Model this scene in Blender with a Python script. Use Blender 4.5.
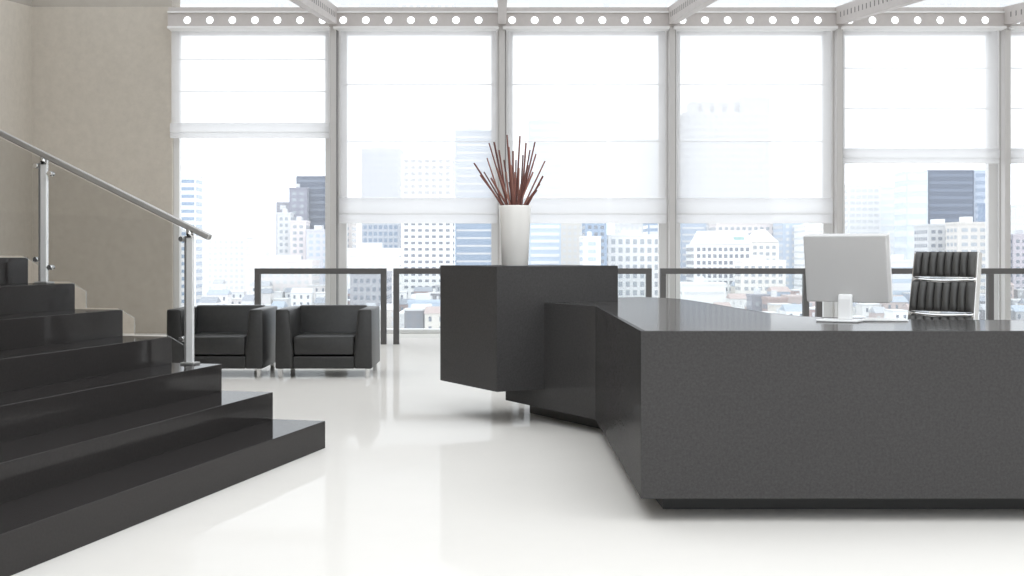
import bpy, bmesh, math, random
from mathutils import Vector, Matrix
random.seed(7)
R = math.radians
S = bpy.context.scene
COL = S.collection
for o in list(bpy.data.objects):
    bpy.data.objects.remove(o)

# ------------------------------------------------------------------ camera
F, PX, PY, EYE = 1200.0, 500.0, 254.0, 1.15      # focal length and principal point in pixels of the 1024x576 frame
cam = bpy.data.cameras.new('camera')
cam.sensor_width = 36.0
cam.lens = F / 1024 * 36
cam.shift_x = (512 - PX) / 1024
cam.shift_y = -(288 - PY) / 1024
cam.clip_end = 6000
cam_o = bpy.data.objects.new('camera', cam)
cam_o.location = (0, 0, EYE)
cam_o.rotation_euler = (R(90), 0, 0)
COL.objects.link(cam_o)
S.camera = cam_o

# ------------------------------------------------------------------ sky, exposure
W = bpy.data.worlds.new('world'); S.world = W
W.use_nodes = True
bg = W.node_tree.nodes['Background']
bg.inputs[0].default_value = (0.93, 0.97, 1.0, 1)
bg.inputs[1].default_value = 2.0
S.view_settings.view_transform = 'Standard'
S.view_settings.look = 'None'
S.view_settings.gamma = 1
S.view_settings.use_curve_mapping = False
S.view_settings.exposure = 0.12

# ------------------------------------------------------------------ materials
def mat(name, col=(.8, .8, .8), rough=.5, metal=0.0, ior=1.5, noise=0, nscale=50, bump=0, bscale=200, spec=.5):
    m = bpy.data.materials.new(name); m.use_nodes = True
    nt = m.node_tree; b = nt.nodes['Principled BSDF']
    b.inputs['Base Color'].default_value = (*col, 1)
    b.inputs['Roughness'].default_value = rough
    b.inputs['Metallic'].default_value = metal
    b.inputs['IOR'].default_value = ior
    b.inputs['Specular IOR Level'].default_value = spec
    if noise or bump:
        tc = nt.nodes.new('ShaderNodeTexCoord')
    if noise:
        n = nt.nodes.new('ShaderNodeTexNoise'); n.inputs['Scale'].default_value = nscale
        n.inputs['Detail'].default_value = 6; n.inputs['Roughness'].default_value = .7
        r = nt.nodes.new('ShaderNodeValToRGB')
        r.color_ramp.elements[0].position = .3; r.color_ramp.elements[1].position = .7
        r.color_ramp.elements[0].color = (*[c * (1 - noise) for c in col], 1)
        r.color_ramp.elements[1].color = (*[min(1, c * (1 + noise)) for c in col], 1)
        nt.links.new(tc.outputs['Object'], n.inputs['Vector'])
        nt.links.new(n.outputs['Fac'], r.inputs['Fac'])
        nt.links.new(r.outputs['Color'], b.inputs['Base Color'])
    if bump:
        n2 = nt.nodes.new('ShaderNodeTexNoise'); n2.inputs['Scale'].default_value = bscale
        n2.inputs['Detail'].default_value = 4
        bp = nt.nodes.new('ShaderNodeBump'); bp.inputs['Strength'].default_value = bump
        bp.inputs['Distance'].default_value = .01
        nt.links.new(tc.outputs['Object'], n2.inputs['Vector'])
        nt.links.new(n2.outputs['Fac'], bp.inputs['Height'])
        nt.links.new(bp.outputs['Normal'], b.inputs['Normal'])
    return m

def polished(name, col, gloss, rough, noise=.2, nscale=90):
    """honed stone: matt body under a thin polish whose fresnel reflection is damped by 'gloss'"""
    m = mat(name, col, .9, noise=noise, nscale=nscale, spec=0.0)
    nt = m.node_tree; b = nt.nodes['Principled BSDF']; out = nt.nodes['Material Output']
    g = nt.nodes.new('ShaderNodeBsdfGlossy'); g.inputs['Roughness'].default_value = rough
    fr = nt.nodes.new('ShaderNodeFresnel'); fr.inputs[0].default_value = 1.5
    mu = nt.nodes.new('ShaderNodeMath'); mu.operation = 'MULTIPLY'; mu.inputs[1].default_value = gloss
    mx = nt.nodes.new('ShaderNodeMixShader')
    nt.links.new(fr.outputs[0], mu.inputs[0]); nt.links.new(mu.outputs[0], mx.inputs[0])
    nt.links.new(b.outputs[0], mx.inputs[1]); nt.links.new(g.outputs[0], mx.inputs[2])
    nt.links.new(mx.outputs[0], out.inputs[0])
    return m

def thin_glass(name, tint, gloss=.5, rough=0.0):
    """thin pane: clear transmission with a tint plus a fresnel reflection"""
    m = bpy.data.materials.new(name); m.use_nodes = True
    nt = m.node_tree; nt.nodes.clear()
    out = nt.nodes.new('ShaderNodeOutputMaterial')
    t = nt.nodes.new('ShaderNodeBsdfTransparent'); t.inputs[0].default_value = (*tint, 1)
    g = nt.nodes.new('ShaderNodeBsdfGlossy'); g.inputs['Roughness'].default_value = rough
    fr = nt.nodes.new('ShaderNodeFresnel'); fr.inputs[0].default_value = 1.45
    mu = nt.nodes.new('ShaderNodeMath'); mu.operation = 'MULTIPLY'; mu.inputs[1].default_value = gloss
    mx = nt.nodes.new('ShaderNodeMixShader')
    nt.links.new(fr.outputs[0], mu.inputs[0]); nt.links.new(mu.outputs[0], mx.inputs[0])
    nt.links.new(t.outputs[0], mx.inputs[1]); nt.links.new(g.outputs[0], mx.inputs[2])
    nt.links.new(mx.outputs[0], out.inputs[0])
    return m

def city_haze_glass(name, tint, veil):
    """window pane whose white veil imitates the bright haze over the city"""
    m = bpy.data.materials.new(name); m.use_nodes = True
    nt = m.node_tree; nt.nodes.clear()
    out = nt.nodes.new('ShaderNodeOutputMaterial')
    t = nt.nodes.new('ShaderNodeBsdfTransparent'); t.inputs[0].default_value = (*tint, 1)
    d = nt.nodes.new('ShaderNodeBsdfTranslucent'); d.inputs[0].default_value = (.95, .97, 1, 1)
    mx = nt.nodes.new('ShaderNodeMixShader'); mx.inputs[0].default_value = veil
    nt.links.new(t.outputs[0], mx.inputs[1]); nt.links.new(d.outputs[0], mx.inputs[2])
    nt.links.new(mx.outputs[0], out.inputs[0])
    return m

def fabric(name, col, clear):
    m = bpy.data.materials.new(name); m.use_nodes = True
    nt = m.node_tree; nt.nodes.clear()
    out = nt.nodes.new('ShaderNodeOutputMaterial')
    tl = nt.nodes.new('ShaderNodeBsdfTranslucent'); tl.inputs[0].default_value = (*col, 1)
    df = nt.nodes.new('ShaderNodeBsdfDiffuse'); df.inputs[0].default_value = (*col, 1)
    tr = nt.nodes.new('ShaderNodeBsdfTransparent')
    m1 = nt.nodes.new('ShaderNodeMixShader'); m1.inputs[0].default_value = .35
    m2 = nt.nodes.new('ShaderNodeMixShader'); m2.inputs[0].default_value = clear
    nt.links.new(tl.outputs[0], m1.inputs[1]); nt.links.new(df.outputs[0], m1.inputs[2])
    nt.links.new(m1.outputs[0], m2.inputs[1]); nt.links.new(tr.outputs[0], m2.inputs[2])
    nt.links.new(m2.outputs[0], out.inputs[0])
    return m

M = dict(
    floor=polished('polished white floor', (.775, .745, .705), .25, .05, .015, 1.2),
    plaster=mat('beige plaster', (.56, .51, .445), .85, noise=.06, nscale=9, bump=.12, bscale=30),
    white_wall=mat('white plaster', (.80, .79, .77), .8, bump=.05, bscale=60),
    stone=polished('dark honed stone', (.060, .0575, .057), .30, .12, .18),
    stone_top=polished('polished stone top', (.060, .0575, .056), .62, .09, .12),
    stone2=polished('dark stair stone', (.036, .033, .032), .52, .09, .12),
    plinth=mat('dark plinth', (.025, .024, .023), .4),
    steel=mat('painted grey steel', (.55, .51, .49), .5, noise=.05, nscale=8),
    mullion=mat('pale grey steel', (.56, .54, .525), .5),
    shadow_grey=mat('grey gasket', (.17, .16, .155), .5),
    frame_white=mat('white window frame', (.74, .73, .72), .45),
    ledge=mat('pale ledge', (.82, .81, .80), .5),
    chrome=mat('polished steel', (.80, .80, .80), .12, 1.0),
    brushed=mat('brushed steel', (.55, .54, .53), .5, 1.0),
    satin=mat('satin steel', (.92, .92, .92), .45, .55),
    leather=mat('black leather', (.030, .029, .028), .38, bump=.08, bscale=120, noise=.2, nscale=30),
    rib=mat('dark grey leather', (.060, .058, .055), .42, bump=.05, bscale=150),
    rail=mat('dark grey rail', (.095, .09, .088), .45),
    ceramic=mat('white ceramic', (.86, .835, .80), .18),
    plastic=mat('silver grey plastic', (.56, .55, .545), .4),
    white_plastic=mat('white plastic', (.85, .85, .85), .3),
    screen=mat('dark screen', (.01, .01, .012), .1),
    black_plastic=mat('black plastic', (.02, .02, .02), .5),
    slot=mat('dark slot', (.16, .155, .15), .6),
    glass=city_haze_glass('window glass', (.97, .98, .99), .16),  # veil in the pane stands in for haze over the city
    roof_glass=thin_glass('tinted roof glass', (.53, .53, .53), .3),
    clear_glass=thin_glass('clear roof glass', (.97, .975, .98), .3),
    rail_glass=thin_glass('balustrade glass', (.85, .85, .845), .5),
    frame_glass=thin_glass('barrier glass', (.96, .97, .97), .4),
    blind=fabric('sheer blind', (.83, .82, .82), .35),
    blind_fold=fabric('folded blind', (.80, .79, .79), .06),
)
STICKS = [mat('stick %d' % i, c, .55) for i, c in enumerate([(.16, .055, .042), (.22, .085, .065), (.11, .04, .033), (.28, .13, .10)])]

# ------------------------------------------------------------------ mesh helpers
def finish(o, bevel=0, seg=2, smooth=False, sub=0):
    if bevel:
        b = o.modifiers.new('bevel', 'BEVEL'); b.width = bevel; b.segments = seg
        b.limit_method = 'ANGLE'; b.angle_limit = R(35)
        b.harden_normals = False
    if sub:
        s = o.modifiers.new('sub', 'SUBSURF'); s.levels = sub; s.render_levels = sub
    if smooth:
        for p in o.data.polygons: p.use_smooth = True
    return o

def obj(name, bm, m, parent=None, kind=None, **kw):
    bmesh.ops.recalc_face_normals(bm, faces=bm.faces[:])
    me = bpy.data.meshes.new(name); bm.to_mesh(me); bm.free()
    me.materials.append(m)
    o = bpy.data.objects.new(name, me); COL.objects.link(o)
    if parent: o.parent = parent
    if kind: o['kind'] = kind
    return finish(o, **kw)

def raw(name, verts, faces, m, parent=None, kind=None, **kw):
    me = bpy.data.meshes.new(name); me.from_pydata(verts, [], faces); me.update()
    me.materials.append(m)
    o = bpy.data.objects.new(name, me); COL.objects.link(o)
    if parent: o.parent = parent
    if kind: o['kind'] = kind
    return finish(o, **kw)

def tag(o, label, cat, group=None, kind=None):
    o['label'] = label; o['category'] = cat
    if group: o['group'] = group
    if kind: o['kind'] = kind
    return o

def thing(name, label, cat, loc=(0, 0, 0), rz=0, group=None, kind=None):
    o = bpy.data.objects.new(name, None); COL.objects.link(o)
    o.empty_display_size = .1
    o.location = loc; o.rotation_euler = (0, 0, rz)
    return tag(o, label, cat, group, kind)

def bbox(bm, x0, x1, y0, y1, z0, z1):
    v = [bm.verts.new((x, y, z)) for z in (z0, z1) for x, y in ((x0, y0), (x1, y0), (x1, y1), (x0, y1))]
    for f in ((3, 2, 1, 0), (4, 5, 6, 7), (0, 1, 5, 4), (1, 2, 6, 5), (2, 3, 7, 6), (3, 0, 4, 7)):
        bm.faces.new([v[i] for i in f])

def box(name, x0, x1, y0, y1, z0, z1, m, parent=None, off=None, kind=None, **kw):
    if off is not None:
        x0 -= off[0]; x1 -= off[0]; y0 -= off[1]; y1 -= off[1]; z0 -= off[2]; z1 -= off[2]
    bm = bmesh.new(); bbox(bm, x0, x1, y0, y1, z0, z1)
    return obj(name, bm, m, parent, kind, **kw)

def prism(name, poly, z0, z1, m, parent=None, off=(0, 0, 0), kind=None, **kw):
    bm = bmesh.new()
    a = [bm.verts.new((x - off[0], y - off[1], z0 - off[2])) for x, y in poly]
    b = [bm.verts.new((x - off[0], y - off[1], z1 - off[2])) for x, y in poly]
    n = len(poly)
    bm.faces.new(a[::-1]); bm.faces.new(b)
    for i in range(n): bm.faces.new((a[i], a[(i + 1) % n], b[(i + 1) % n], b[i]))
    return obj(name, bm, m, parent, kind, **kw)

def tube(bm, p, q, r0, r1=None, n=12, cap=True):
    p = Vector(p); q = Vector(q); r1 = r0 if r1 is None else r1
    d = (q - p).normalized()
    a = d.orthogonal().normalized(); b = d.cross(a)
    A = [bm.verts.new(p + (a * math.cos(t) + b * math.sin(t)) * r0) for t in [2 * math.pi * i / n for i in range(n)]]
    B = [bm.verts.new(q + (a * math.cos(t) + b * math.sin(t)) * r1) for t in [2 * math.pi * i / n for i in range(n)]]
    for i in range(n): bm.faces.new((A[i], A[(i + 1) % n], B[(i + 1) % n], B[i]))
    if cap: bm.faces.new(A[::-1]); bm.faces.new(B)

def path_tube(bm, pts, r, n=10):
    pts = [Vector(p) for p in pts]
    rings = []
    for i, p in enumerate(pts):
        d = (pts[min(i + 1, len(pts) - 1)] - pts[max(i - 1, 0)]).normalized()
        a = d.cross(Vector((1, .013, .02))).normalized() if abs(d.x) < .9 else d.cross(Vector((0, 0, 1))).normalized()
        b = d.cross(a)
        rings.append([bm.verts.new(p + (a * math.cos(t) + b * math.sin(t)) * r) for t in [2 * math.pi * k / n for k in range(n)]])
    for A, B in zip(rings, rings[1:]):
        for i in range(n): bm.faces.new((A[i], A[(i + 1) % n], B[(i + 1) % n], B[i]))
    bm.faces.new(rings[0][::-1]); bm.faces.new(rings[-1])

def cyl(name, p, q, r, m, parent=None, n=14, r1=None, smooth=True, **kw):
    bm = bmesh.new(); tube(bm, p, q, r, r1, n)
    o = obj(name, bm, m, parent, **kw)
    if smooth:
        for f in o.data.polygons: f.use_smooth = len(f.vertices) == 4
    return o

def lathe(name, prof, m, parent=None, n=40):
    bm = bmesh.new(); rings = []
    for r, z in prof:
        rings.append([bm.verts.new((r * math.cos(2 * math.pi * i / n), r * math.sin(2 * math.pi * i / n), z)) for i in range(n)])
    for A, B in zip(rings, rings[1:]):
        for i in range(n): bm.faces.new((A[i], A[(i + 1) % n], B[(i + 1) % n], B[i]))
    bm.faces.new(rings[0][::-1]); bm.faces.new(rings[-1])
    o = obj(name, bm, m, parent)
    for f in o.data.polygons: f.use_smooth = len(f.vertices) == 4
    return o

def copy_tree(o, parent=None):
    c = o.copy(); COL.objects.link(c); c.parent = parent
    for ch in list(o.children): copy_tree(ch, c)
    return c

ORD = ['first', 'second', 'third', 'fourth', 'fifth', 'sixth', 'seventh', 'eighth', 'ninth', 'tenth', 'eleventh', 'twelfth', 'thirteenth', 'fourteenth', 'fifteenth', 'sixteenth', 'seventeenth', 'eighteenth', 'nineteenth']
ORD += ['twentieth'] + ['twenty-' + q for q in ORD[:9]] + ['thirtieth'] + ['thirty-' + q for q in ORD[:9]]
def wx(px, Y): return (px - PX) * Y / F                   # pixel column -> world X at depth Y
def wz(py, Y): return EYE + (PY - py) * Y / F             # pixel row -> world Z at depth Y

# ------------------------------------------------------------------ the room
YW = 17.47                                   # window wall
XL, XR, YB = -6.77, 9.84, -5.0
HT = 4.70
VY = 9.0                                     # valley of the butterfly glass roof
def roof_z(y): return 4.72 - .1065 * (YW - y) if y >= VY else 4.72 - .1065 * (YW - VY) + .09 * (VY - y)

tag(box('floor', XL, XR, YB, YW + .35, -.3, 0, M['floor']), 'glossy white polished floor of the lobby', 'floor', kind='structure')
# left wall follows the roof slope
def gable(name, x0, x1, m, label):
    ys = [YB, VY, YW + .35]
    poly = [(YB, 0), (YW + .35, 0), (YW + .35, 5.3), (VY, 5.3), (YB, 5.3)]
    bm = bmesh.new()
    a = [bm.verts.new((x0, y, z)) for y, z in poly]; b = [bm.verts.new((x1, y, z)) for y, z in poly]
    bm.faces.new(a); bm.faces.new(b[::-1])
    for i in range(5): bm.faces.new((a[i], b[i], b[(i + 1) % 5], a[(i + 1) % 5]))
    return tag(obj(name, bm, m), label, 'wall', kind='structure')
gable('wall_left', XL - .25, XL, M['plaster'], 'beige plaster side wall at the far left of the stairs')
gable('wall_right', XR, XR + .25, M['white_wall'], 'white plaster side wall right of the desk')
wf = thing('wall_front', 'unseen wall behind the viewer, glazed to brighten the front floor', 'wall', (0, YB, 0), kind='structure')  # out of view, made of glass to throw cool daylight forward
box('apron', XL, XR, -.2, 0, 0, .5, M['white_wall'], wf)
for k in range(8):
    x = XL + (XR - XL) * k / 7
    box('post', x - .06, x + .06, -.15, -.02, .5, roof_z(YB), M['frame_white'], wf)
raw('pane', [(XL, -.1, .5), (XR, -.1, .5), (XR, -.1, roof_z(YB)), (XL, -.1, roof_z(YB))], [(0, 1, 2, 3)], M['clear_glass'], wf)
XWL = wx(172, YW - .1)
tag(box('wall_back', XL, XWL, YW - .10, YW + .35, 0, 5.3, M['plaster']), 'beige plaster wall between the stairs and the first window', 'wall', kind='structure')

MX = [wx(333.5, 17.2), wx(502, 17.2), wx(672, 17.2), wx(839, 17.2), wx(1006.5, 17.2)]
pitch = MX[1] - MX[0]
EDGES = [XWL] + MX + [MX[-1] + pitch]
YM = 17.2                                    # mullion plane
ZB0, ZB1 = wz(27, YM - .05), wz(13, YM - .05)          # perforated beam
for i, x in enumerate(EDGES[1:]):
    t = thing('trim_%d' % (i + 1), 'grey steel mullion post, number %d counted from the beige wall' % (i + 1), 'mullion', (x, YM, 0), kind='structure')
    box('post', -.042, .042, -.05, .10, 0, ZB0, M['mullion'], t, bevel=.006)
    box('flange', -.062, .062, .10, .12, 0, ZB0, M['mullion'], t)
    box('shadow_strip', .042, .052, -.02, .10, 0, ZB0, M['shadow_grey'], t)  # dark strip paints the shadow line on the mullion's right side

# perforated transom beam, one length per bay, real round holes
def perforated(x0, x1, z0, z1, y0, y1, holes, r):
    bm = bmesh.new(); zc = (z0 + z1) / 2; n = 24
    cuts = [x0] + [(a + b) / 2 for a, b in zip(holes, holes[1:])] + [x1]
    for h, a, b in zip(holes, cuts, cuts[1:]):
        rings = {}
        for y in (y0, y1):
            inner, outer = [], []
            for k in range(n):
                t = 2 * math.pi * (k + .5) / n; c, s = math.cos(t), math.sin(t)
                inner.append(bm.verts.new((h + r * c, y, zc + r * s)))
                ex = (b - h) if c > 0 else (h - a); ez = (z1 - z0) / 2
                # project on the cell's rectangle through 8 x-sectors
                k_ = min(ex / abs(c) if abs(c) > 1e-6 else 9e9, ez / abs(s) if abs(s) > 1e-6 else 9e9)
                outer.append(bm.verts.new((h + k_ * c, y, zc + k_ * s)))
            rings[y] = (inner, outer)
            for k in range(n):
                j = (k + 1) % n
                bm.faces.new((inner[k], inner[j], outer[j], outer[k]))
            # corners of the rectangle
            for (cx, cz) in ((b, z1), (a, z1), (a, z0), (b, z0)):
                for k in range(n):
                    j = (k + 1) % n
                    p, q = outer[k].co, outer[j].co
                    onx = lambda v: abs(v.x - cx) < 1e-6; onz = lambda v: abs(v.z - cz) < 1e-6
                    if (onx(p) and onz(q) and not onz(p)) or (onz(p) and onx(q) and not onx(p)):
                        c_ = bm.verts.new((cx, y, cz)); bm.faces.new((outer[k], c_, outer[j]))
        i0, i1 = rings[y0][0], rings[y1][0]
        for k in range(n):
            j = (k + 1) % n; bm.faces.new((i0[k], i0[j], i1[j], i1[k]))
    return bm
for i, (xa, xb) in enumerate(zip(EDGES, EDGES[1:])):
    t = thing('trim_%d' % (i + 7), 'grey perforated steel beam above window bay %d from the left' % (i + 1), 'beam', (xa, YM, ZB0), kind='structure')
    w = xb - xa
    x_first = wx(188, YM) - EDGES[0] if i == 0 else .115 + wx(22, YM) * 0 + .1655
    hs = [(x_first if i == 0 else .145) + k * .3225 for k in range(7)]
    obj('web', perforated(0, w, 0, ZB1 - ZB0, -.05, -.03, hs, .054), M['steel'], t)
    box('upper_flange', 0, w, -.075, .10, ZB1 - ZB0, ZB1 - ZB0 + .022, M['ledge'], t)
    box('head', 0, w, -.02, .10, ZB1 - ZB0 + .022, wz(7.5, YM) - ZB0, M['steel'], t)
    box('ledge', .01, w - .05, -.13, .06, -.035, 0, M['ledge'], t, bevel=.004)

# windows: white frame and pane per bay
BOT = [138.5, 223.5, 223.5, 223.5, 164, 164]      # blind hems, pixel rows
for i, (xa, xb) in enumerate(zip(EDGES, EDGES[1:])):
    t = thing('window_%d' % (i + 1), 'tall window bay %d from the left, white frame, city beyond' % (i + 1), 'window', (xa, YW, 0), kind='structure')
    w = xb - xa; l = .05 if i == 0 else .12; r_ = w - .12
    fw = .085
    z0, z1 = .03, ZB0 + .05
    box('stile', l - .1, l + fw - .05, -.02, .10, z0, z1, M['frame_white'], t)
    box('stile', r_ - fw + .05, r_ + .1, -.02, .10, z0, z1, M['frame_white'], t)
    box('sill', 0, w, -.14, .14, 0, .06, M['frame_white'], t, bevel=.006)
    box('head_rail', l, r_, -.02, .10, z1 - .1, z1, M['frame_white'], t)
    raw('pane', [(l, .04, .06), (r_, .04, .06), (r_, .04, z1), (l, .04, z1)], [(0, 1, 2, 3)], M['glass'], t)

# roof
roof = thing('ceiling', 'glazed roof of clear panes between grey steel rafters', 'roof', (0, YW, 4.72), kind='structure')
RX = [EDGES[0] - 2.0] + EDGES[1:6] + [XR]
def rafter(x):
    bm = bmesh.new()
    w = .055; h = .255
    for ya, yb in ((YW - .25, VY), (VY, YB)):
        za, zb = roof_z(ya) - 4.72, roof_z(yb) - 4.72
        ya_, yb_ = ya - YW, yb - YW
        v = []
        for (y, z) in ((ya_, za), (yb_, zb)):
            for dx, dz in ((-w, -h), (w, -h), (w, 0), (-w, 0)):
                v.append(bm.verts.new((x + dx, y, z + dz)))
        for f in ((0, 1, 2, 3), (7, 6, 5, 4), (0, 4, 5, 1), (1, 5, 6, 2), (2, 6, 7, 3), (3, 7, 4, 0)):
            bm.faces.new([v[k] for k in f])
    o = obj('rafter', bm, M['steel'], roof, bevel=.006)
    bm = bmesh.new()
    for k in range(26):
        y = YW - .55 - k * .17
        z = roof_z(y) - 4.72 - .13
        for s in (-1, 1):
            bbox(bm, x + s * (w + .001) - .003, x + s * (w + .001) + .003, y - YW - .012, y - YW + .012, z - .036, z + .036)
    obj('slots', bm, M['slot'], o, kind='stuff')
for x in EDGES[1:6]: rafter(x)
box('valley_beam', XL, XR, VY - YW - .12, VY - YW + .12, roof_z(VY) - 4.72 - .32, roof_z(VY) - 4.72 - .02, M['steel'], roof)
px_ = [XL] + EDGES[1:6] + [XR]
for xa, xb in zip(px_, px_[1:]):
    for ya, yb in ((YW + .2, VY), (VY, YB)):
        if yb == YB and xb < -1.0:      # unseen opaque deck, added to darken the stair treads below
            raw('shade_deck', [(x, y - YW, roof_z(y) - 4.70 + dz) for dz in (0, .12) for x, y in ((xa, ya), (xb, ya), (xb, yb), (xa, yb))],
                [(0, 1, 2, 3), (7, 6, 5, 4), (0, 4, 5, 1), (1, 5, 6, 2), (2, 6, 7, 3), (3, 7, 4, 0)], M['white_wall'], roof)
            continue
        raw('roof_pane', [(xa, ya - YW, roof_z(ya) - 4.70), (xb, ya - YW, roof_z(ya) - 4.70), (xb, yb - YW, roof_z(yb) - 4.70), (xa, yb - YW, roof_z(yb) - 4.70)],
            [(0, 1, 2, 3)], M['roof_glass' if yb == VY else 'clear_glass'], roof)  # tint dims the window half, unseen rear half clear to brighten the foreground

# ------------------------------------------------------------------ roman blinds
BL = ['short white roman blind on the window beside the beige wall',
      'long white roman blind above the armchairs, left of the vase',
      'long white roman blind directly behind the vase with sticks',
      'long white roman blind between the vase and the monitor',
      'short white roman blind above the monitor and swivel chair',
      'short white roman blind cut by the right edge of the photo']
for i, (xa, xb) in enumerate(zip(EDGES, EDGES[1:])):
    YBL = 17.33
    t = thing('roman_blind', BL[i], 'blind', (xa, YBL, wz(28, YBL)), group='roman blinds along the window wall')
    l = .0 if i == 0 else .075; r_ = xb - xa - .075
    zt = 0.0; zb = wz(BOT[i], YBL) - wz(28, YBL)
    stack = .215 if i in (0, 4, 5) else .36
    box('head_rail', l, r_, -.05, .0, zt - .05, zt, M['ledge'], t)
    # hanging cloth, softly bowed between the battens
    nb = 3
    zs = zb + stack
    n = 24
    v, f = [], []
    for k in range(n + 1):
        q = k / n; z = zt - .03 + (zs - zt + .03) * q
        bow = .012 * math.sin(math.pi * ((q * nb) % 1.0))
        v += [(l + .01, -.02 - bow, z), (r_ - .01, -.02 - bow, z)]
    for k in range(n): f.append((2 * k, 2 * k + 1, 2 * k + 3, 2 * k + 2))
    raw('cloth', v, f, M['blind'], t, smooth=True)
    for k in range(1, nb):
        z = zt + (zs - zt) * k / nb
        box('batten', l + .012, r_ - .012, -.026, -.02, z - .007, z + .007, M['blind'], t)
    # folded stack at the hem: two overlapping pleats
    for a, b, d in ((zs + .01, zb + stack * .36, .05), (zb + stack * .46, zb, .035)):
        v, f = [], []
        prof = [(-.02, a), (-.02 - d, a - .02), (-.03 - d, (a + b) / 2), (-.025 - d, b + .02), (-.01 - d, b), (-.01, b + .015)]
        for (y, z) in prof: v += [(l, y, z), (r_, y, z)]
        for k in range(len(prof) - 1): f.append((2 * k, 2 * k + 1, 2 * k + 3, 2 * k + 2))
        raw('pleat', v, f, M['blind_fold'], t, smooth=True)

# ------------------------------------------------------------------ reception desk
P0, P1 = (.604, 5.143), (.604, 7.60)
U, V = (.875, .485), (-.485, .875)
P2 = (.604 + V[0] * 1.165, 7.60 + V[1] * 1.165)
inner = [(3.6, 6.0), (2.6, 6.0), (2.1, 6.06), (1.80, 6.18), (1.61, 6.36), (1.51, 6.7), (1.465, 7.2), (1.43, 7.7), (1.385, 8.3), (1.33, 8.8), (1.22, 9.08), (1.08, 9.22)]
desk_poly = [P0, (3.6, 5.143)] + inner + [P2, P1]
ZT, ZP = .82, .10
D0 = (1.1, 6.6, 0)
desk = thing('reception_desk', 'large angular dark grey stone reception desk with tall counter block', 'desk', D0)
def inset(poly, d):
    n = len(poly); out = []
    for i in range(n):
        a, b, c = Vector(poly[i - 1]), Vector(poly[i]), Vector(poly[(i + 1) % n])
        e1 = (b - a).normalized(); e2 = (c - b).normalized()
        n1 = Vector((-e1.y, e1.x)); n2 = Vector((-e2.y, e2.x))
        k = 1 + n1.dot(n2)
        p = b + (n1 + n2) * (d / max(k, .2)); out.append((p.x, p.y))
    return out
prism('worktop', inset(desk_poly, .020), ZT - .04, ZT, M['stone_top'], desk, D0)
prism('carcass', inset(desk_poly, .021), ZP, ZT - .045, M['stone'], desk, D0)
t_ = .02
def quad_panel(name, a, b, ia, ib, m=M['stone']):
    prism(name, [a, b, ib, ia], ZP, ZT, m, desk, D0, bevel=.0025)
ip = inset(desk_poly, t_)
n_ = len(desk_poly)
quad_panel('front_panel', desk_poly[0], desk_poly[1], ip[0], ip[1])
quad_panel('side_panel', desk_poly[n_ - 1], desk_poly[0], ip[n_ - 1], ip[0])
quad_panel('angled_panel', desk_poly[n_ - 2], desk_poly[n_ - 1], ip[n_ - 2], ip[n_ - 1])
quad_panel('end_panel', desk_poly[n_ - 3], desk_poly[n_ - 2], ip[n_ - 3], ip[n_ - 2])
for k in range(1, n_ - 3):
    quad_panel('inner_panel' if k > 1 else 'end_panel', desk_poly[k], desk_poly[k + 1], ip[k], ip[k + 1])
pl = [(.735, 5.41), (3.5, 5.41), (3.5, 5.85), (2.1, 5.9), (1.5, 6.2), (1.32, 7.6), (1.15, 8.85), (.62, 8.93), (.215, 8.68), (.675, 7.86)]
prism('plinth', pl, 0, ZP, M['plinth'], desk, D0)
N = (-.022, 7.97)
def cu(a, b): return (N[0] + U[0] * a + V[0] * b, N[1] + U[1] * a + V[1] * b)
cw, cd = .974, .85
CZ0, CZ1 = .233, 1.068
prism('counter_block', [cu(0.012, .012), cu(cw - .012, .012), cu(cw - .012, cd - .012), cu(.012, cd - .012)], CZ0 + .012, CZ1 - .02, M['stone'], desk, D0)
prism('counter_panel', [cu(0, 0), cu(cw, 0), cu(cw - .012, .012), cu(.012, .012)], CZ0, CZ1, M['stone'], desk, D0, bevel=.002)
prism('counter_panel', [cu(0, cd), cu(0, 0), cu(.012, .012), cu(.012, cd - .012)], CZ0, CZ1, M['stone'], desk, D0, bevel=.002)
prism('counter_panel', [cu(cw, 0), cu(cw, cd), cu(cw - .012, cd - .012), cu(cw - .012, .012)], CZ0, CZ1, M['stone'], desk, D0, bevel=.002)
prism('counter_panel', [cu(cw, cd), cu(0, cd), cu(.012, cd - .012), cu(cw - .012, cd - .012)], CZ0, CZ1, M['stone'], desk, D0, bevel=.002)
prism('counter_top', [cu(0.012, .012), cu(cw - .012, .012), cu(cw - .012, cd - .012), cu(.012, cd - .012)], CZ1 - .02, CZ1 - .001, M['stone'], desk, D0)

# ------------------------------------------------------------------ staircase
TH = math.atan(302 / F)
C0 = (-1.035, 7.113, 0)
G, RI, SW = .336, .161, 4.3
NS = 9
st = thing('staircase', 'wide dark grey stone staircase climbing to the left', 'stairs', C0, -TH)
for k in range(NS):
    x1 = -k * G; x0 = -(k + 1) * G + .0006
    if k == NS - 1: x0 = -(k + 1) * G - 1.2
    box('step', x0, x1, -SW, 0, 0 if k < 8 else 0, (k + 1) * RI, M['stone2'], st, bevel=.003)

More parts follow.
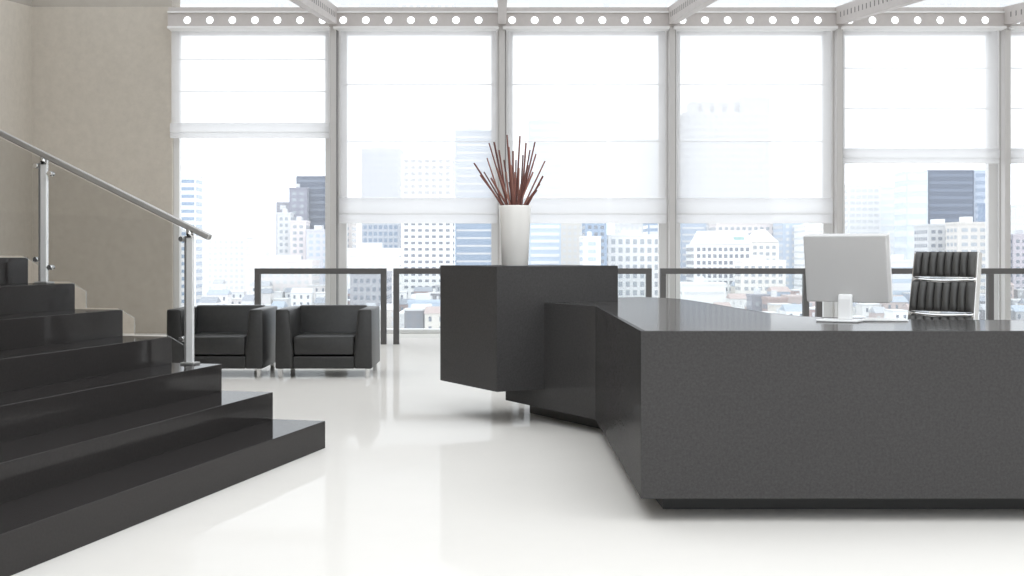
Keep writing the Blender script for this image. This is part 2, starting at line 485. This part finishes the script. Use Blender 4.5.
# glass balustrade on the far edge of the flight
rl = thing('stair_railing', 'steel and glass railing along the far edge of the stairs', 'railing', C0, -TH)
RY = -.055
def nose(x): return (1 - x / G) * RI                    # height of the nosing line above local x (x<=0)
def post_at(k):                                         # in the middle of tread k (0 based)
    return -(k + .55) * G, (k + 1) * RI
def rail_z(x): return nose(x) + .742 + (x + .722) * .0213
posts = [post_at(2), post_at(5), post_at(8)]
for (x, z) in posts:
    zt = rail_z(x) - .012
    p = box('post', x - .021, x + .021, RY - .006, RY + .006 + .012, z, zt - .015, M['satin'], rl, bevel=.002)
    box('post_edge', x - .030, x - .021, RY - .012, RY + .024, z, zt - .04, M['slot'], p)
    box('base_plate', x - .045, x + .045, RY - .035, RY + .045, z, z + .012, M['brushed'], p, bevel=.002)
    cyl('saddle', (x, RY, zt - .05), (x, RY, zt), .022, M['chrome'], p)
    for s in (-1, 1):
        if s > 0 and (x, z) == posts[0]: continue
        for dz in (.12, rail_z(x) - z - .10):
            zz = z + dz + (s < 0) * .03 - (s > 0) * .02
            cyl('arm', (x, RY, zz), (x + s * .05, RY, zz), .006, M['chrome'], p, n=8)
            cyl('clamp', (x + s * .05, RY - .02, zz), (x + s * .05, RY + .02, zz), .016, M['chrome'], p)
xs, xe = -(2.55 * G) + .135, -9.6 * G
bm = bmesh.new()
bbox(bm, -.017, .017, -.021, .021, 0, 1)
ln = math.hypot(xs - xe, rail_z(xs) - rail_z(xe)); an = math.atan2(rail_z(xe) - rail_z(xs), xe - xs)
for v in bm.verts:
    a, y, d = v.co.z * ln, v.co.y, v.co.x
    v.co = Vector((xs + math.cos(an) * a - math.sin(an) * d, RY + y, rail_z(xs) + math.sin(an) * a + math.cos(an) * d))
obj('handrail', bm, M['brushed'], rl, bevel=.006)
def glass(k0, k1, xa, xb):
    # outline from right (xa) to left (xb): stepped lower edge, sloped upper edge
    low = []
    gap = .115
    pts = [(xa, (k0 + 1) * RI + .03)]
    for k in range(k0, k1):
        xr = -(k + 1) * G + gap                     # before the riser of tread k+1
        pts += [(xr, (k + 1) * RI + .012), (xr, (k + 2) * RI + .012 - .06), (xr - gap, (k + 2) * RI + .012)]
    pts += [(xb, (k1 + 1) * RI + .012), (xb, rail_z(xb) - .03), (xa, rail_z(xa) - .03)]
    bm = bmesh.new()
    a = [bm.verts.new((x, RY - .005, z)) for x, z in pts]; b = [bm.verts.new((x, RY + .005, z)) for x, z in pts]
    n = len(pts)
    bm.faces.new(a); bm.faces.new(b[::-1])
    for i in range(n): bm.faces.new((a[i], b[i], b[(i + 1) % n], a[(i + 1) % n]))
    return obj('glass_panel', bm, M['rail_glass'], rl)
glass(2, 5, posts[0][0] - .03, posts[1][0] + .03)
glass(5, 8, posts[1][0] - .03, posts[2][0] + .03)

# ------------------------------------------------------------------ armchairs
def armchair(label, loc, rz):
    t = thing('armchair', label, 'armchair', loc, rz, group='black leather cube armchairs by the window')
    w, d, h, zb = .90, .76, .635, .085            # front at y=0, back at y=d
    hw = w / 2
    # arms taper: thin at the top, thicker at the bottom
    for s in (-1, 1):
        bm = bmesh.new()
        pr = [(s * hw, zb), (s * (hw - .005), h), (s * (hw - .125), h), (s * (hw - .165), zb + .10), (s * (hw - .165), zb)]
        a = [bm.verts.new((x, 0, z)) for x, z in pr]; b = [bm.verts.new((x, d, z)) for x, z in pr]
        bm.faces.new(a); bm.faces.new(b[::-1])
        for i in range(5): bm.faces.new((a[i], b[i], b[(i + 1) % 5], a[(i + 1) % 5]))
        arm = obj('arm', bm, M['leather'], t, bevel=.014, seg=3, smooth=True)
        bm = bmesh.new()
        path_tube(bm, [(s * (hw - .128), .012, h - .012), (s * (hw - .166), .004, zb + .12)], .004, 6)
        obj('seam', bm, M['leather'], arm)
    box('base', -hw + .164, hw - .164, .004, d - .01, zb, zb + .115, M['leather'], t, bevel=.012, seg=3)
    bm = bmesh.new()                              # raked back
    x = hw - .12
    pr = [(d - .20, zb + .1), (d - .12, h + .012), (d, h + .012), (d, zb)]
    a = [bm.verts.new((-x, y, z)) for y, z in pr]; b = [bm.verts.new((x, y, z)) for y, z in pr]
    bm.faces.new(a); bm.faces.new(b[::-1])
    for i in range(4): bm.faces.new((a[i], b[i], b[(i + 1) % 4], a[(i + 1) % 4]))
    obj('backrest', bm, M['leather'], t, bevel=.016, seg=3, smooth=True)
    bm = bmesh.new()
    bbox(bm, -hw + .168, hw - .168, .006, d - .17, zb + .125, zb + .30)
    c = obj('seat_cushion', bm, M['leather'], t, bevel=.022, seg=4, smooth=True)
    bm = bmesh.new()
    z = zb + .288
    for p, q in (((-hw + .185, .008, z), (hw - .185, .008, z)),):
        tube(bm, p, q, .004, n=6)
    obj('piping', bm, M['leather'], c)
    for sx in (-1, 1):
        for y in (.05, d - .05):
            box('leg', sx * (hw - .045) - .02, sx * (hw - .045) + .02, y - .02, y + .02, 0, zb, M['chrome'], t, bevel=.003)
    return t
YA = 11.13
armchair('black leather cube armchair partly hidden behind the stair railing', (wx(214.5, YA), YA, 0), 0)
armchair('black leather cube armchair standing nearest the desk, in full view', (wx(323.5, YA), YA, 0), 0)

# ------------------------------------------------------------------ window barrier frames
YR = 15.3
def barrier(xa, xb, label, mids=()):
    x0, x1 = wx(xa, YR), wx(xb, YR)
    xc = (x0 + x1) / 2
    t = thing('window_barrier', label, 'railing', (xc, YR, 0), group='low metal barriers along the windows')
    zt = wz(268.3, YR); b = .072
    box('top_rail', x0 - xc, x1 - xc, -.04, .04, zt - b, zt, M['rail'], t, bevel=.003)
    for x in (x0 - xc, x1 - xc - b):
        p = box('post', x, x + b, -.04, .04, 0, zt - b, M['rail'], t, bevel=.003)
    for mx in mids:
        x = wx(mx, YR) - xc
        box('post', x - b / 2, x + b / 2, -.04, .04, 0, zt - b, M['rail'], t, bevel=.003)
    box('glass_infill', x0 - xc + b, x1 - xc - b, -.005, .005, .08, zt - b, M['frame_glass'], t)
barrier(255, 386.5, 'dark metal barrier frame behind the two armchairs')
barrier(393.5, 524, 'dark metal barrier frame disappearing behind the tall counter block')
barrier(531, 651.5, 'dark metal barrier frame whose end shows right of the counter block')
barrier(660, 808.5, 'dark metal barrier frame in full width left of the monitor')
barrier(816, 1150, 'dark metal barrier frame behind the swivel chair, running out of the picture', mids=(990,))

# ------------------------------------------------------------------ vase with sticks
VC = cu(.30, .30)
VC = (wx(515, 8.42), 8.42)
CT = CZ1 - .001
vs = thing('vase', 'tall white tapered vase on the counter block', 'vase', (VC[0], VC[1], CT))
lathe('vase_body', [(.088, 0), (.092, .004), (.112, .40), (.114, .418), (.113, .422), (.104, .420), (.100, .40), (.082, .02), (.02, .015)], M['ceramic'], vs)
TIPS = [(474, 163), (480, 175), (487, 158), (489, 143), (494, 142), (499, 150), (507, 135), (520, 136), (513, 151), (526, 143), (535, 142),
        (545, 161), (543, 176), (536, 154), (530, 150), (509, 147), (504, 160), (516, 160), (523, 155), (540, 184), (484, 172), (497, 168),
        (528, 165), (533, 172), (511, 165), (519, 168), (491, 178), (506, 172), (525, 178), (515, 172), (537, 190), (500, 178), (509, 182), (521, 184)]
for i, (tx, ty) in enumerate(sorted(TIPS)):
    yd = random.uniform(-.10, .10)
    tip = Vector((wx(tx, VC[1] + yd), VC[1] + yd, wz(ty, VC[1] + yd)))
    rim = Vector((VC[0] + (tip.x - VC[0]) * .34 + random.uniform(-.02, .02), VC[1] + yd * .5, CT + .415))
    rr = Vector((rim.x - VC[0], rim.y - VC[1]))
    if rr.length > .088:
        rr *= .088 / rr.length; rim.x = VC[0] + rr.x; rim.y = VC[1] + rr.y
    d = (tip - rim).normalized()
    low = rim - d * .12
    # stay inside the vase
    lr = Vector((low.x - VC[0], low.y - VC[1]))
    if lr.length > .085: lr *= .085 / lr.length; low.x = VC[0] + lr.x; low.y = VC[1] + lr.y
    bm = bmesh.new(); r0 = random.uniform(.0055, .0080)
    tube(bm, Vector((0, 0, 0)), tip - low, r0, r0 * .8, n=8)
    o = obj('decorative_stick', bm, STICKS[i % 4], smooth=False)
    o.location = low
    tag(o, 'thin reddish brown stick in the white vase, its tip %s from the left' % ORD[i], 'stick', 'reddish sticks in the white vase')

# ------------------------------------------------------------------ monitor and keyboard on the desk
MY = 5.87
a_ = R(-33)
mo = thing('computer_monitor', 'silver grey flat monitor seen from behind on the desk', 'monitor', (wx(847.5, MY), MY, ZT), a_)
# local: -y is the back of the screen (towards the viewer), x to the right
tilt = R(10)
bm = bmesh.new(); bbox(bm, -.203, .203, -.034, .028, -.166, .166)
pan = obj('housing', bm, M['plastic'], mo, bevel=.007, seg=3)
def tilt_put(o, y=0, z=.262):
    o.rotation_euler = (tilt, 0, 0); o.location = (0, y, z)
tilt_put(pan)
bm = bmesh.new(); bbox(bm, -.204, .204, .010, .030, -.166, .166)
fr = obj('bezel', bm, M['white_plastic'], mo, bevel=.004); tilt_put(fr)
bm = bmesh.new(); bbox(bm, -.19, .19, .030, .032, -.12, .152)
sc_ = obj('screen', bm, M['screen'], mo); tilt_put(sc_)
# bent stand: foot plate, upright and a wedge meeting the housing
box('foot', -.13, .07, -.085, .06, 0, .010, M['white_plastic'], mo, bevel=.004)
bm = bmesh.new()
pr = [(-.050, .009), (-.036, .009), (-.020, .20), (-.024, .235), (-.060, .10)]
pr = [(-.050, .009), (-.022, .009), (-.022, .135), (-.044, .135), (-.050, .11)]
a = [bm.verts.new((-.034, y, z)) for y, z in pr]; b = [bm.verts.new((.034, y, z)) for y, z in pr]
bm.faces.new(a); bm.faces.new(b[::-1])
for i in range(5): bm.faces.new((a[i], b[i], b[(i + 1) % 5], a[(i + 1) % 5]))
obj('stand', bm, M['white_plastic'], mo, bevel=.008, seg=3)

kb = thing('keyboard', 'slim white keyboard lying beside the monitor foot', 'keyboard', (wx(884, 5.93), 5.93 - .02, ZT), R(-8))
box('tray', -.105, .105, -.03, .05, 0, .009, M['white_plastic'], kb, bevel=.003)
bm = bmesh.new()
for r in range(3):
    for c in range(11): bbox(bm, -.099 + c * .018, -.099 + c * .018 + .015, -.022 + r * .022, -.022 + r * .022 + .018, .009, .013)
obj('keys', bm, M['ledge'], kb, kind='stuff')

# ------------------------------------------------------------------ swivel chair behind the desk
CY = 7.5
ch = thing('swivel_chair', 'dark ribbed office swivel chair with chrome frame behind the desk', 'chair', (wx(934, CY) + .02, CY, 0), R(-47))
rec = R(10)
def on_back(x, y, z):         # back frame coordinates: z along the reclined back
    return (x, y * math.cos(rec) + (z - .46) * math.sin(rec), .46 + (z - .46) * math.cos(rec) - y * math.sin(rec) * 0)
def pad(z0, z1, w0, w1):
    """one quilted cushion: a row of vertical tufts, front at -y"""
    p = None
    nr = 8
    bm = bmesh.new()
    for k in range(nr):
        m = 9; rows = 6
        grid = []
        for j in range(rows + 1):
            q = j / rows; z = z0 + (z1 - z0) * q; w = w0 + (w1 - w0) * q
            end = math.sin(math.pi * min(max(q, .04), .96)) ** .35
            row = []
            for i in range(m):
                s = i / (m - 1); x = (-.5 + (k + s) / nr) * w
                y = -.012 - .026 * math.sin(math.pi * s) ** .6 * end + .10 * (x ** 2) * -1.5
                row.append(bm.verts.new(on_back(x, y, z)))
            grid.append(row)
        for j in range(rows):
            for i in range(m - 1): bm.faces.new((grid[j][i], grid[j][i + 1], grid[j + 1][i + 1], grid[j + 1][i]))
        bk = [bm.verts.new(on_back((-.5 + (k + s) / nr) * (w0 if e == 0 else w1), .012, z0 if e == 0 else z1)) for e, s in ((0, 0), (0, 1), (1, 1), (1, 0))]
        bm.faces.new(bk)
        bm.faces.new([bk[0], bk[1]] + grid[0][::-1]); bm.faces.new([bk[3]] + grid[-1] + [bk[2]])
        bm.faces.new([bk[0]] + [g[0] for g in grid] + [bk[3]]); bm.faces.new([bk[1]] + [g[-1] for g in grid] + [bk[2]])
    o = obj('back_pad', bm, M['rib'], ch)
    for f in o.data.polygons: f.use_smooth = len(f.vertices) == 4
    return o
pad(1.015, 1.175, .41, .40)
pad(.795, .985, .425, .415)
pad(.565, .765, .43, .43)
for s in (-1, 1):
    bm = bmesh.new()
    for a, b in zip(range(12), range(1, 13)):
        pass
    zz = [.47 + .70 * i / 12 for i in range(13)]
    rows = []
    for z in zz:
        w = .215 - .012 * (z - .47) / .7
        rows.append([bm.verts.new(on_back(s * w + dx, dy, z)) for dx, dy in ((-.010, -.012), (.010, -.012), (.010, .045), (-.010, .045))])
    for A, B in zip(rows, rows[1:]):
        for i in range(4): bm.faces.new((A[i], A[(i + 1) % 4], B[(i + 1) % 4], B[i]))
    bm.faces.new(rows[0]); bm.faces.new(rows[-1][::-1])
    obj('side_frame', bm, M['chrome'], ch, bevel=.004)
for z in (1.0, .78, .55):
    bm = bmesh.new()
    path_tube(bm, [on_back(-.21 + .42 * i / 8, -.004 - .012 * math.sin(math.pi * i / 8), z - .012 * math.sin(math.pi * i / 8)) for i in range(9)], .014)
    obj('cross_bar', bm, M['chrome'], ch, smooth=True)
box('seat', -.23, .23, -.47, .0, .42, .48, M['rib'], ch, bevel=.025, seg=4, smooth=True)
box('seat_frame', -.24, .24, -.46, .02, .405, .425, M['chrome'], ch, bevel=.006)
cyl('gas_lift', (0, -.22, .09), (0, -.22, .41), .025, M['chrome'], ch)
for k in range(5):
    an = 2 * math.pi * k / 5 + .3
    e = (math.cos(an) * .30, -.22 + math.sin(an) * .30)
    bm = bmesh.new(); tube(bm, (0, -.22, .10), (e[0], e[1], .075), .022, .014, 8)
    leg = obj('base_arm', bm, M['chrome'], ch, smooth=True)
    cyl('caster', (e[0] - math.sin(an) * .02, e[1] + math.cos(an) * .02, .03), (e[0] + math.sin(an) * .02, e[1] - math.cos(an) * .02, .03), .03, M['black_plastic'], leg)

# ------------------------------------------------------------------ the city
GZ = -42.0
tag(raw('city_ground', [(-900, 60, GZ), (1100, 60, GZ), (1600, 2500, GZ), (-1400, 2500, GZ)], [(0, 1, 2, 3)], mat('street grey', (.42, .42, .43), .9, noise=.2, nscale=.03)),
    'pale grey city ground far below the windows', 'ground', kind='structure')
MC = {}
def cmat(c, r=.7):
    k = tuple(round(x, 3) for x in c) + (r,)
    if k not in MC: MC[k] = mat('facade %.2f %.2f %.2f' % c, c, r, noise=.04, nscale=.15)
    return MC[k]
WHITE, PALE, BEIGE = (.80, .80, .79), (.66, .67, .68), (.66, .62, .56)
GREY, BLUE, SLATE = (.36, .39, .43), (.26, .35, .48), (.08, .10, .15)
PINK, BRICK = (.50, .41, .39), (.34, .24, .22)
WIN_B, WIN_D, WIN_G, WIN_L = (.24, .33, .46), (.16, .18, .22), (.34, .37, .41), (.46, .54, .64)
FOOT = []
def clear(x0, x1, y0, y1, g=.7):
    return all(x1 + g < a or x0 - g > b or y1 + g < c or y0 - g > d for a, b, c, d in FOOT)
def building(label, x0, x1, yt, D, wall, win, style, fh=3.4, ww=3.0, fill=.55, depth=24, roof=None, ybot=None, rz=0, vfill=.5, margin=.8, parts=()):
    for k in range(400):                     # find a free plot close to the wanted distance
        D_ = D + (k + 1) // 2 * 2.0 * (-1 if k % 2 else 1)
        xa, xb = wx(x0 + .15, D_), wx(x1 - .15, D_)
        if clear(xa, xb, D_, D_ + depth): break
    D = D_; FOOT.append((xa, xb, D, D + depth))
    zt = wz(yt, D); h = zt - GZ; w = xb - xa
    t = thing('city_building', label, 'building', ((xa + xb) / 2, D, GZ), rz)
    box('facade', -w / 2, w / 2, 0, depth, 0, h, cmat(wall), t)
    bm = bmesh.new()
    nf = max(1, int((h - 1.2) / fh))
    zlow = 0 if ybot is None else wz(ybot, D) - GZ
    def strip(u0, u1, z0, z1, side):
        e = .12
        if side == 0: bbox(bm, u0, u1, -e, .02, z0, z1)
        elif side == 1: bbox(bm, w / 2 - .02, w / 2 + e, u0 + w / 2, u1 + w / 2, z0, z1)
        else: bbox(bm, -w / 2 - e, -w / 2 + .02, u0 + w / 2, u1 + w / 2, z0, z1)
    for side, span in ((0, w), (1, depth), (2, depth)):
        for k in range(nf):
            zc = h - 1.6 - k * fh - fh * .3
            if zc < max(3, zlow): break
            z0, z1 = zc - fh * vfill / 2, zc + fh * vfill / 2
            if style == 'bands':
                strip(-w / 2 + margin, -w / 2 + span - margin, z0, z1, side)
            else:
                nc = max(1, int((span - 2 * margin) / ww)); st_ = (span - 2 * margin) / nc
                for c in range(nc):
                    u = -w / 2 + margin + st_ * c
                    strip(u + st_ * (1 - fill) / 2, u + st_ * (1 + fill) / 2, z0, z1, side)
    obj('windows', bm, cmat(win, .25), t, kind='stuff')
    if roof != 'none':
        box('parapet', -w / 2 - .25, w / 2 + .25, -.25, depth + .25, h, h + .9, cmat(wall), t)
        q = random.uniform(.25, .6)
        box('roof_plant', -w / 2 * q, w / 2 * (q - .2), depth * .3, depth * .7, h + .0, h + 3.2, cmat(PALE), t)
    return t, w, h, xa, xb

B = building
# bay 1
B('slim white tower with blue window bands beside the beige wall', 178, 196, 176, 640, WHITE, WIN_B, 'bands', 4.0, vfill=.45, depth=14)
B('faint white slab right behind the slim banded tower', 197, 213, 181, 820, WHITE, PALE, 'grid', 4.2, 3.2)
B('low white block between the two towers of the first window', 206, 246, 238, 760, WHITE, PALE, 'grid', 3.6, 3.0)
B('low pale block at the centre of the first window', 246, 276, 258, 600, WHITE, PALE, 'grid', 3.6, 3.0)
t, w, h, xa, xb = B('dark slate tower in the first window', 296, 331, 176, 700, SLATE, (.12, .15, .21), 'bands', 4.2, vfill=.35, depth=26, roof='none')
B('stepped dark annex in front of the slate tower', 289, 307, 189, 690, (.24, .24, .30), WIN_G, 'grid', 3.6, 3.4, ybot=225, depth=8)
B('small pale tower with dark crown left of the slate tower', 277, 290.5, 214, 670, PALE, WIN_G, 'grid', 3.6, 2.8, depth=12)
B('dark crown storey block beside the slate tower', 276, 290, 202, 684, (.28, .28, .32), PALE, 'grid', 5, 3.4, ybot=214, depth=10, roof='none')
B('pale pink block below the dark annex', 290, 306, 222, 660, (.70, .64, .64), WIN_G, 'grid', 3.4, 3.0, depth=14)
B('pale lilac block under the slate tower', 306, 330, 231, 650, (.62, .62, .68), WIN_L, 'grid', 3.4, 3.0, depth=16)
B('low rosy white terrace behind the first barrier', 258, 312, 262, 560, (.76, .70, .69), PALE, 'grid', 3.4, 3.2)
# bay 2
B('grey blue office tower with fine grid in the second window', 361, 400, 150, 640, (.46, .49, .54), (.20, .27, .38), 'grid', 3.5, 2.4, fill=.7, vfill=.6)
B('white tower dotted with square dark windows', 401, 453, 156, 600, WHITE, WIN_D, 'grid', 3.15, 3.1, fill=.55, vfill=.42, depth=22)
B('blue glass tower with pale bands left of the vase', 455, 494, 132, 650, BLUE, PALE, 'bands', 4.2, vfill=.25)
B('broad white low building with dark base behind the armchair', 347, 399, 250, 520, WHITE, PALE, 'bands', 4.0, vfill=.2, depth=12)
B('grey rooftop house under the broad white building', 350, 386, 274, 430, (.36, .36, .39), WIN_D, 'grid', 3.0, 2.2)
B('pale narrow block at the left of the second window', 341, 352, 224, 700, (.72, .66, .62), WIN_G, 'grid', 3.4, 3)
B('white terrace block under the dotted tower', 398, 445, 316, 380, WHITE, PALE, 'bands', 4, vfill=.2)
B('small blue grey kiosk on the terrace roof', 408, 440, 303, 395, (.38, .45, .55), WIN_D, 'grid', 3.2, 2.6, depth=6)
# bay 3
B('blue banded tower right of the vase', 529, 561, 122, 640, (.50, .60, .72), WHITE, 'bands', 3.8, vfill=.42)
B('tall beige tower behind the middle blind', 560, 607, 124, 740, BEIGE, PALE, 'grid', 3.6, 3.2)
B('small blue grey block right of the banded tower', 585, 607, 222, 600, BLUE, WIN_D, 'grid', 3.4, 3.0)
B('white cube building in front of the blue grey block', 583, 601, 238, 560, WHITE, WIN_L, 'grid', 3.6, 4.0)
B('white hotel block with tall windows at the third mullion', 608, 662, 236, 620, WHITE, WIN_G, 'grid', 4.4, 3.4, vfill=.6)
B('faint grey tower behind the third mullion', 615, 660, 140, 860, PALE, WHITE, 'grid', 3.8, 3.4)
B('dark blue infill block beside the third mullion', 648, 664, 222, 680, BLUE, PALE, 'bands', 3.6)
# bay 4
t, w, h, xa, xb = B('wide pale tower rising behind the fourth blind', 684, 771, 112, 760, (.58, .59, .61), (.34, .37, .42), 'grid', 4.2, 3.4, depth=30, roof='none')
box('roof_crown', w * .17, w * .5, 2, 26, h, h + 10, cmat((.50, .52, .55)), t)
for k in range(4): box('gable', -w * .42 + k * w * .14, -w * .34 + k * w * .14, 1, 10, h, h + 6, cmat((.56, .57, .60)), t)
box('upper_storey', -w * .4, w * .16, 11, 26, h, h + 8, cmat((.54, .55, .58)), t)
B('blue grey tower left of the white gabled building', 681, 706, 210, 720, (.40, .47, .57), PALE, 'bands', 4.0, vfill=.3)
t, w, h, xa, xb = B('white building with pitched roofs in the fourth window', 694, 752, 244, 560, WHITE, WIN_D, 'grid', 3.1, 2.4, fill=.6, roof='none', vfill=.55)
raw('pitched_roof', [(-w / 2, -.6, h), (w / 2, -.6, h), (w / 2, 14, h), (-w / 2, 14, h), (-w / 2 + 2.5, 7, h + 6.2), (w / 2 - 1, 7, h + 6.2)],
    [(0, 1, 5, 4), (1, 2, 5), (2, 3, 4, 5), (3, 0, 4)], cmat((.84, .84, .84)), t)
box('skylight', w * .2, w * .38, 1.6, 3.8, h + 1.2, h + 3.4, cmat((.30, .46, .44)), t)
t, w, h, xa, xb = B('white gabled wing beside the pitched roof building', 750, 779, 242, 552, (.80, .78, .74), WIN_G, 'grid', 3.1, 2.6, roof='none', vfill=.5)
raw('gable_roof', [(-w / 2, -.5, h), (w / 2, -.5, h), (0, -.5, h + 6.0), (-w / 2, 20, h), (w / 2, 20, h), (0, 20, h + 6.0)],
    [(0, 1, 2), (3, 5, 4), (0, 2, 5, 3), (1, 4, 5, 2)], cmat((.84, .83, .81)), t)
B('lower white wing in front of the gabled building', 741, 786, 262, 530, (.80, .77, .72), WIN_G, 'grid', 3.1, 2.8, depth=14)
B('pale pink tower behind the white gables', 716, 784, 224, 680, (.74, .68, .66), WIN_G, 'grid', 3.4, 3.2)
B('blue tower behind the right end of the white building', 783, 804, 222, 660, (.44, .52, .63), PALE, 'grid', 3.4, 2.6)
B('white block next to the monitor', 805, 834, 226, 640, WHITE, PALE, 'bands', 3.6, vfill=.3)
B('long low white shed below the pitched roof building', 682, 726, 285, 470, WHITE, PALE, 'bands', 5, vfill=.2, depth=14)
B('low brick house left of the barrier post', 768, 788, 300, 430, BRICK, WIN_D, 'grid', 3.2, 2.4, depth=10)
B('dark low house between the shed and the brick house', 752, 770, 297, 440, (.22, .22, .26), WIN_G, 'grid', 3.2, 2.4, depth=10)
B('low pink house beneath the blue tower', 788, 832, 298, 440, PINK, WIN_G, 'grid', 3.2, 2.8, depth=10)
# bay 5
B('white office block above the monitor', 848, 881, 186, 700, (.80, .80, .80), PALE, 'grid', 3.6, 3.2, fill=.8)
B('very pale blue block left of the dark tower', 878, 905, 188, 730, (.70, .74, .78), WHITE, 'bands', 4.0, vfill=.3)
t, w, h, xa, xb = B('dark blue office tower in the fifth window', 928, 974, 170, 640, (.045, .07, .125), (.075, .11, .18), 'bands', 4.0, vfill=.4, depth=26, roof='none')
B('pale glass flank of the dark blue tower', 906.5, 928, 171, 642, (.60, .66, .72), (.70, .74, .79), 'bands', 6, vfill=.5, depth=20, roof='none')
B('blue grey banded wing right of the dark blue tower', 974, 991, 170, 646, (.42, .49, .60), (.25, .32, .44), 'bands', 4.0, vfill=.5, depth=20, roof='none')
B('small dark blue block at the fifth mullion', 984, 997, 205, 600, (.20, .27, .40), WIN_B, 'bands', 4, ybot=225, depth=8)
B('grey apartment block below the dark blue tower', 928, 966, 226, 520, (.52, .53, .54), WIN_D, 'grid', 3.0, 2.6, fill=.6, depth=18)
B('beige apartment block with balconies right of the swivel chair', 958, 990, 224, 500, (.60, .57, .53), WIN_G, 'grid', 3.0, 3.2, fill=.65, depth=14)
B('low pale hall between monitor and swivel chair', 880, 930, 262, 520, (.72, .72, .73), WIN_L, 'bands', 5, vfill=.35)
B('dark low block at the right edge under the last blind', 1013, 1060, 236, 600, (.46, .42, .46), WIN_D, 'grid', 3.4, 3.0)
B('pale tower at the right edge under the last blind', 1016, 1070, 206, 760, (.66, .68, .71), PALE, 'bands', 4)
# small houses in the streets below
HC = {'white': WHITE, 'grey': (.40, .41, .43), 'brick red': BRICK, 'pink': PINK, 'slate blue': (.34, .40, .50), 'beige': BEIGE, 'charcoal': (.17, .17, .19)}
hk = list(HC)
hid = 0; HN = {}
for row, D in enumerate((400, 450, 500, 560)):
    x = 165 + row * 7
    while x < 1060:
        wd = random.uniform(9, 22)
        if 186 < x < 345 or 345 <= x < 442 or 676 < x < 1060:
            D_ = D + random.uniform(-12, 12)
            yt = {0: 314, 1: 305, 2: 296, 3: 288}[row] + random.uniform(-5, 5)
            cname = random.choice(hk)
            c = HC[cname]
            if x < 330: c = tuple(.55 + .35 * q for q in c)  # blown-out glare of the first window mixed into the wall colour
            dp = random.uniform(6, 10)
            for k in range(30):
                xa, xb = wx(x, D_), wx(x + wd, D_)
                if clear(xa, xb, D_, D_ + dp): break
                D_ -= 2
            else:
                x += wd; continue
            FOOT.append((xa, xb, D_, D_ + dp))
            w = xb - xa; h = wz(yt, D_) - GZ
            nm = ('glare-paled ' if x < 330 else '') + cname
            bay = 'first' if x < 334 else 'second' if x < 502 else 'fourth' if x < 839 else 'fifth' if x < 1006 else 'sixth'
            key = '%s %s-roofed house in the %s row, %s window' % (nm, 'gable' if hid % 2 else 'flat', ('nearest', 'second', 'third', 'farthest')[row], bay)
            HN[key] = HN.get(key, 0) + 1
            t = thing('town_house', key + (', %s from left' % ORD[HN[key] - 1] if HN[key] > 1 else ''), 'house', ((xa + xb) / 2, D_, GZ), 0, group='small houses in the low rooftops')
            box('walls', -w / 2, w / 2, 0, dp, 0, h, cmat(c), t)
            bm = bmesh.new()
            nc = max(2, int(w / 2.3))
            for k in range(3):
                for q in range(nc):
                    u = -w / 2 + w * (q + .5) / nc
                    bbox(bm, u - .45, u + .45, -.08, .02, h - 2.4 - k * 3, h - .9 - k * 3)
            obj('windows', bm, cmat(WIN_D if hid % 3 else PALE, .25), t, kind='stuff')
            if hid % 2:
                raw('roof', [(-w / 2 - .3, -.3, h), (w / 2 + .3, -.3, h), (w / 2 + .3, dp + .3, h), (-w / 2 - .3, dp + .3, h), (-w / 2, dp / 2, h + 2), (w / 2, dp / 2, h + 2)],
                    [(0, 1, 5, 4), (1, 2, 5), (2, 3, 4, 5), (3, 0, 4)], cmat(random.choice([(.40, .41, .44), (.42, .33, .31), (.25, .27, .31), (.62, .62, .64), (.33, .38, .45)])), t)
            else:
                box('roof', -w / 2 - .2, w / 2 + .2, -.2, dp + .2, h, h + .5, cmat((.62, .62, .63)), t)
            hid += 1
        x += wd + random.uniform(1, 9)
